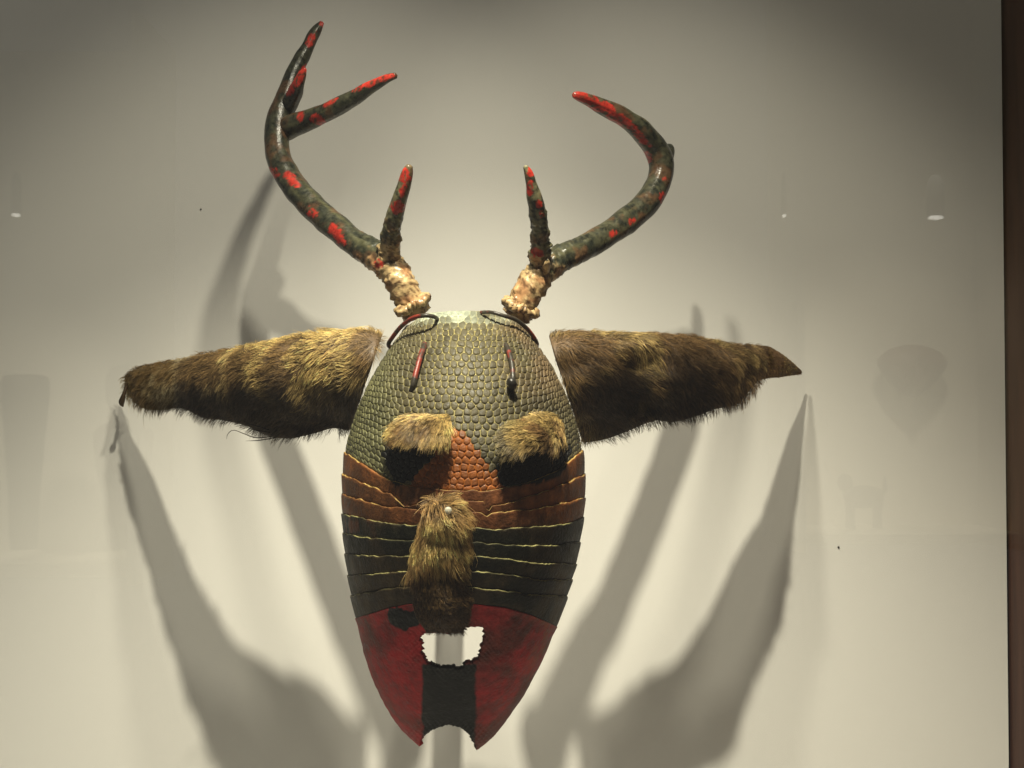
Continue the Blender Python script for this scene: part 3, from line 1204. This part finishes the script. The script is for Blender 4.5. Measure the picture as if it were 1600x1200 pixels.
def burr(parent, px, py, y, axis, rad, colfn, seed):
    """the knobbly coronet round the antler's foot"""
    c = at(px, py, y)
    ax = np.array(axis, float)
    ax /= np.linalg.norm(ax)
    n = np.cross(ax, (0, -1, 0.2))
    n /= np.linalg.norm(n)
    b = np.cross(ax, n)
    na, nb = 64, 14
    V = np.zeros((na, nb, 3))
    for i in range(na):
        a = i * 2 * math.pi / na
        d = n * math.cos(a) + b * math.sin(a)
        bump = 0.0022 * abs(math.sin(a * 9.7 + seed)) + 0.0016 * math.sin(a * 23 + seed * 2) + 0.0012 * math.sin(a * 3 + seed)
        for j in range(nb):
            q = j * 2 * math.pi / nb
            V[i, j] = c + d * (rad + (0.0028 + bump * .9) * math.cos(q)) + ax * ((0.0030 + 0.4 * bump) * math.sin(q) + 0.0012 * math.sin(a * 5 + seed))
    F = grid_faces(na + 1, nb, closed=True) % (na * nb)
    V += ((vnoise(V, 500, seed) - .5) * 0.0030)[..., None] * (V - c) / np.linalg.norm(V - c, axis=-1)[..., None]
    cols = colfn(V, None, None)
    o = build('burr', V, F, M_ANTLER, colors=cols)
    sub(o, parent)
    return o


# left antler
sp_l = [(424, 270, 13, 9, 20), (456, 282, 14, 8, 45), (489, 333, 9, 13, -20), (524, 362, 9, 15, -25), (531, 374, 8, 14, -35), (590, 412, 9, 7, 20), (487, 60, 7, 12, 25),
        (471, 118, 7, 20, 35), (455, 140, 5, 12, 30), (470, 181, 6, 9, 0), (497, 188, 12, 6, 20), (516, 160, 12, 5, -30), (560, 138, 10, 4, -25), (578, 128, 14, 8, -25), (606, 120, 18, 5, -12), (504, 36, 6, 6, 0)]
bone_l = lambda px, py: sstep(340, 470, py + 0.35 * (px - 600))
pl = antler_paint(sp_l, bone_l)
ant_l = tube('antler', mm([(652, 492, -0.022, 28), (643, 476, -0.024, 28), (628, 448, -0.026, 28), (610, 418, -0.022, 28), (588, 400, -0.014, 25), (556, 380, 0.0, 22), (512, 344, 0.022, 22.5), (470, 304, 0.042, 22.5),
                           (440, 258, 0.058, 22), (432, 218, 0.068, 22), (436, 188, 0.074, 23), (447, 152, 0.078, 18), (462, 112, 0.084, 14.5), (480, 74, 0.088, 11.5), (494, 48, 0.090, 7.5), (503, 35, 0.091, 3)]),
             M_ANTLER, mask, pl, nseg=260, nrad=40, disp=pearls(.12, .34, 0.0012, 91))
ant_l['label'] = 'three pointed antler, dark with red spots'
tube('tine', mm([(430, 226, 0.076, 8), (438, 211, 0.074, 17), (456, 197, 0.067, 20), (480, 188, 0.058, 18.5), (510, 175, 0.044, 15.5), (545, 157, 0.034, 13.5), (580, 136, 0.024, 10.5), (604, 123, 0.017, 7), (619, 118, 0.014, 4)]),
     M_ANTLER, ant_l, pl, nseg=110, nrad=30, disp=pearls(-1, -.5, 0, 92))
tube('tine', mm([(440, 194, 0.080, 7), (447, 174, 0.076, 13), (456, 156, 0.068, 13.5), (465, 134, 0.056, 11), (472, 117, 0.050, 7.5), (477, 107, 0.047, 2.5)]), M_ANTLER, ant_l, pl, nseg=70, nrad=26, disp=pearls(-1, -.5, 0, 93))
plb = antler_paint([(636, 275, 11, 17, 10), (630, 296, 7, 12, 10), (620, 323, 13, 10, 0)], lambda px, py: 0.25 * sstep(300, 360, py) + 0.75 * sstep(360, 420, py), 0.8)
tube('tine', mm([(606, 412, -0.022, 19), (608, 388, -0.030, 16.5), (612, 362, -0.040, 15), (618, 334, -0.050, 13), (625, 308, -0.058, 11), (632, 284, -0.064, 9), (637, 268, -0.067, 7), (640, 259, -0.069, 3.5)]),
     M_ANTLER, ant_l, plb, nseg=120, nrad=32, disp=pearls(.15, .62, 0.0017, 94))
burr(ant_l, 644, 477, -0.027, at(628, 448, -.026) - at(652, 492, -.022), 0.0100, pl, 3.0)

# right antler
sp_r = [(915, 155, 30, 12, 25), (945, 168, 26, 9, 30), (975, 188, 26, 7, 38), (1000, 212, 22, 6, 48), (960, 190, 20, 5, 35), (1005, 222, 8, 5, 40), (1036, 308, 6, 11, 25), (1040, 280, 7, 6, 0), (988, 346, 6, 5, 0),
        (958, 366, 8, 5, -20), (1012, 245, 6, 10, -30)]
bone_r = lambda px, py: sstep(355, 475, py - 0.3 * (px - 850))
pr_ = antler_paint(sp_r, bone_r, 0.25)
ant_r = tube('antler', mm([(806, 494, -0.022, 27), (815, 478, -0.024, 28), (828, 452, -0.026, 27), (846, 426, -0.022, 26), (872, 407, -0.014, 23), (910, 388, 0.0, 21.5), (955, 362, 0.022, 22), (1000, 328, 0.044, 23), (1024, 296, 0.056, 22),
                           (1034, 262, 0.062, 21.5), (1026, 234, 0.060, 21), (1004, 206, 0.048, 18.5), (978, 186, 0.040, 16.5), (950, 170, 0.032, 14), (920, 157, 0.022, 10.5), (905, 151, 0.016, 8), (896, 148, 0.013, 4.5)]),
             M_ANTLER, mask, pr_, nseg=260, nrad=40, disp=pearls(.12, .36, 0.0012, 95))
ant_r['label'] = 'antler with one long curved red tip and a broken stub'
tube('tine', mm([(1032, 272, 0.066, 7), (1038, 258, 0.068, 11), (1044, 242, 0.074, 9.5), (1047, 232, 0.080, 7), (1044, 228, 0.083, 4)]), M_ANTLER, ant_r,
     antler_paint([], lambda px, py: 0.25 + 0 * px), nseg=60, nrad=24, disp=pearls(-1, -.5, 0, 96))
prb = antler_paint([(828, 292, 6, 12, 0), (828, 268, 7, 8, 0), (842, 318, 4, 6, 0), (838, 396, 11, 9, 0), (846, 334, 4, 5, 0)], lambda px, py: 0.2 * sstep(310, 370, py) + 0.8 * sstep(385, 430, py), 0.9)
tube('tine', mm([(850, 428, -0.022, 18), (845, 404, -0.030, 15.5), (844, 376, -0.041, 14), (842, 346, -0.052, 13), (837, 318, -0.061, 11.5), (831, 292, -0.068, 9), (826, 272, -0.072, 7), (821, 260, -0.075, 3.5)]),
     M_ANTLER, ant_r, prb, nseg=120, nrad=32, disp=pearls(.2, .75, 0.0017, 97))
tube('thorn', mm([(852, 424, -0.032, 7), (855, 412, -0.042, 5), (856, 405, -0.045, 1.5)]), M_ANTLER, ant_r, prb, nseg=20, nrad=12)
burr(ant_r, 813, 480, -0.027, at(828, 452, -.026) - at(806, 494, -.022), 0.0100, pr_, 1.2)


# ------------------------------------------------------------------ cords through the shell
def cord_col(dark_end):
    def fn(V, t, C):
        n = fbm(V, 240, 99)
        c = np.broadcast_to(np.array((0.20, 0.03, 0.018)), V.shape).copy()
        c = mixc(c, (0.035, 0.03, 0.022), sstep(.42, .6, n + dark_end(t)))
        return c
    return fn


def cord(nodes, r, dark):
    pts = []
    for (px, py, lift) in nodes:
        p = shell_at(np.array(float(px)), np.array(float(py)))
        pts.append((px, py, p[1] - lift, r))
    return tube('cord', pts, M_CORD, mask, cord_col(dark), nseg=50, nrad=12)


cord([(664, 538, -0.003), (662, 543, 0.004), (656, 560, 0.0072), (650, 582, 0.0068), (646, 600, 0.004), (643, 611, -0.002)], 0.0021, lambda t: 0.35 * sstep(.65, .85, t))
cord([(790, 538, -0.003), (792, 542, 0.003), (798, 560, 0.006), (801, 580, 0.006), (801, 596, 0.004), (798, 606, -0.002)], 0.0019, lambda t: 0.12 + 0.35 * sstep(.6, .8, t))
tube('knot', [(794, 600, -0.106, .0014), (798, 596, -0.112, .003), (801, 602, -0.111, .0032), (800, 610, -0.104, .0016)], M_CORD, mask, lambda V, t, C: np.broadcast_to(np.array((0.02, 0.018, 0.014)), V.shape), nseg=16, nrad=10)
tube('cord', [(683, 498, -0.054, .0016), (678, 495, -0.065, .0016), (664, 493, -0.069, .0017), (645, 497, -0.062, .0017), (627, 510, -0.050, .0017), (614, 526, -0.040, .0017), (607, 538, -0.032, .0017), (611, 544, -0.022, .0016)],
     M_CORD, mask, cord_col(lambda t: 0.3 * sstep(.3, .12, t)), nseg=60, nrad=12)
tube('cord', [(752, 488, -0.046, .0014), (768, 488, -0.058, .0014), (786, 493, -0.060, .0015), (805, 499, -0.054, .0017), (822, 512, -0.046, .0016), (834, 527, -0.038, .0016), (839, 538, -0.030, .0016), (836, 546, -0.020, .0015)],
     M_CORD, mask, cord_col(lambda t: 0.2 - 0.25 * sstep(.6, .8, t)), nseg=60, nrad=12)

# ------------------------------------------------------------------ the bracket that carries the mask
mb = empty('mounting_bracket', (-0.05, WALL_Y, -0.10), 'grey metal bracket on the wall carrying the mask from behind', 'bracket')
mbi = Matrix.Translation((0.05, -WALL_Y, 0.10))


def bpart(name, lo, hi):
    v, f = boxm(lo, hi)
    o = build(name, v, f, M_STEEL, smooth=False)
    bevel(o, 0.0008)
    o.parent = mb
    o.matrix_parent_inverse = mbi
    return o


bpart('wall_plate', (-0.072, WALL_Y - 0.004, -0.13), (-0.034, WALL_Y - 0.0005, -0.06))
bpart('arm', (-0.065, -0.095, -0.10), (-0.043, WALL_Y - 0.0042, -0.094))
bpart('cradle', (-0.085, -0.102, -0.12), (-0.02, -0.0955, -0.08))

# ------------------------------------------------------------------ the lit cases across the gallery, seen only as reflections in the glass
MIR = -1.206


def mir(px, py, yv):
    p = at(px, py, yv)
    return np.array((p[0], MIR - yv, p[2]))


M_NICHE = plain('niche_paint', (0.70, 0.66, 0.56), rough=0.8, var=0.02, vscale=4)
M_CLAY = plain('dark_carving', (0.06, 0.045, 0.035), rough=0.55, bump=0.4, bscale=60, var=0.3, vscale=12)
M_CARVE = plain('red_brown_carving', (0.14, 0.06, 0.04), rough=0.5, bump=0.4, bscale=60, var=0.3, vscale=12)
M_LENS = plain('lit_lens', (1, 1, 1), emit=((1.0, 0.95, 0.85), 4.5))
M_CAN = plain('lamp_housing', (0.03, 0.03, 0.03), rough=1.0)
YV = 2.45


def lathe(name, prof, mat, c, parent=None, n=28, sq=(1, 1)):
    vv = []
    for (r, z) in prof:
        for k in range(n):
            a = k * 2 * math.pi / n
            vv.append((c[0] + r * sq[0] * math.cos(a), c[1] + r * sq[1] * math.sin(a), c[2] + z))
    ff = [(r * n + k, r * n + (k + 1) % n, (r + 1) * n + (k + 1) % n, (r + 1) * n + k) for r in range(len(prof) - 1) for k in range(n)]
    ff += [tuple(range(n))[::-1], tuple(range((len(prof) - 1) * n, len(prof) * n))]
    return build(name, vv, ff, mat, parent)


def niche(x0, x1, ytop, yshelf, ylip, label, power, lampx):
    a = mir(x0, ytop - 420, YV + .25)
    zlamp = mir(x0, ytop, YV + .25)[2] + 0.35
    b = mir(x1, yshelf, YV + .25)
    root = empty('display_niche', ((a[0] + b[0]) / 2, b[1], b[2]), label, 'niche')
    inv = Matrix.Translation((-(a[0] + b[0]) / 2, -b[1], -b[2]))

    def p(name, lo, hi):
        v, f = boxm(lo, hi)
        o = build(name, v, f, M_NICHE, smooth=False)
        o.parent = root
        o.matrix_parent_inverse = inv
        return o
    front = MIR - (YV - 0.12)
    zl = mir(x0, ylip, YV - .12)[2]
    p('back_panel', (a[0], b[1] - 0.02, zl - 0.02), (b[0], b[1], a[2]))
    p('shelf', (a[0], b[1] + 0.001, zl), (b[0], front, b[2]))
    p('side_panel', (a[0] - 0.02, b[1] - 0.02, zl - 0.02), (a[0] - 0.001, front, a[2]))
    p('side_panel', (b[0] + 0.001, b[1] - 0.02, zl - 0.02), (b[0] + 0.02, front, a[2]))
    cx = (a[0] + b[0]) / 2
    spot('niche_spot', (cx, front + 0.25, zlamp), (cx, b[1], b[2] + 0.15), power, 56, 1.0, 0.03, (1.0, 0.92, 0.76))
    return root


niche(-160, 255, 500, 862, 902, 'pale lit niche holding two tall carvings, reflected in the glass', 36.0, 0)
niche(1212, 1530, 400, 820, 850, 'pale lit niche with a hung mask and small animal figure, reflected in the glass', 36.0, 0)


def on(px, py, yv=YV):
    return mir(px, py, yv)


MPP = 0.5e-3 * (1.2 + YV) / 1.2
c = on(37, 858)
tag(lathe('carved_post', [(0.030, 0), (0.034, 0.03), (0.036, .12), (0.045, .24), (0.052, .32), (0.056, .36), (0.056, .395), (0.050, .41), (.03, .413)], M_CLAY, c), 'dark tapering carved post with a flat rim in the reflected niche', 'carving')
c = on(192, 858)
tag(lathe('carved_figure', [(0.030, 0), (0.040, 0.02), (0.050, .10), (0.066, .22), (0.072, .275), (0.05, .295), (0.028, .305), (0.026, .33), (0.04, .345), (0.044, .38), (0.042, .41), (0.03, .43), (.008, .437)], M_CARVE, c), 'slender reddish figure with a knobbed head in the reflected niche', 'carving')
# mask on the right niche's panel
c = on(1425, 570, YV + .2)
prof = []
nr, na = 12, 28
vv = []
for i in range(nr):
    t = i / (nr - 1)
    for k in range(na):
        a = k * 2 * math.pi / na
        wx = 0.088 * math.sin(t * math.pi / 2) * (1 - 0.45 * max(0, -math.sin(a)))
        wz = 0.085 * math.sin(t * math.pi / 2) * (0.6 if math.sin(a) > 0 else 1)
        vv.append((c[0] + wx * math.cos(a), c[1] + 0.055 * math.cos(t * math.pi / 2) + (0.02 if abs(math.cos(a)) < .2 and t < .6 else 0), c[2] + wz * math.sin(a)))
ff = [(i * na + k, i * na + (k + 1) % na, (i + 1) * na + (k + 1) % na, (i + 1) * na + k) for i in range(nr - 1) for k in range(na)]
mk = build('hung_mask', vv, ff, M_CARVE)
solidify(mk, 0.006)
tag(mk, 'dark rounded carved mask hung high in the reflected niche', 'mask')
# small four-legged figure
c = on(1350, 826, YV)
fig = empty('animal_figure', c, 'small dark four legged animal figure on the reflected shelf', 'figurine')


def fp(name, prof, cc, sq, rot=None):
    o = lathe(name, prof, M_CLAY, cc, fig, n=16, sq=sq)
    return o


fp('body', [(0.004, .048), (.016, .052), (.024, .064), (.026, .08), (.022, .094), (.008, .102)], (0, 0, 0), (1.9, .9))
fp('head', [(0.004, .09), (.013, .095), (.017, .108), (.014, .122), (.004, .13)], (-0.045, 0, 0), (1.1, .9))
for sx in (-1, 1):
    for sy in (-1, 1):
        fp('leg', [(.010, 0), (.008, .01), (.008, .04), (.011, .062)], (sx * .032, sy * .012, 0), (1, 1))
fp('tail', [(.004, .085), (.006, .095), (.004, .115), (.001, .125)], (0.05, 0, 0), (1, 1))


# lamps of the gallery
def lamp(px, py, w, label):
    c = on(px, py, 2.2)
    root = empty('gallery_spotlight', c, label, 'spotlight')
    lathe('housing', [(w * .5, .03), (w * .62, .028), (w * .62, .10), (w * .3, .12)], M_CAN, (0, 0, 0), root, n=20)
    lathe('lens', [(w * .1, .021), (w * .5, .023), (w * .52, .026), (w * .4, .0295)], M_LENS, (0, 0, 0), root, n=20, sq=(1, .6))


lamp(1462, 358, 0.032, 'widest lit spotlight reflected high in the glass beside the wooden side')
lamp(1225, 355, 0.008, 'smallest lit spotlight reflected in the glass beyond the red tipped antler')
lamp(25, 354, 0.018, 'lit spotlight reflected in the glass above the two tall carvings')

# ------------------------------------------------------------------ renderer
scene.render.engine = 'CYCLES'
scene.cycles.max_bounces = 8
scene.cycles.transparent_max_bounces = 12
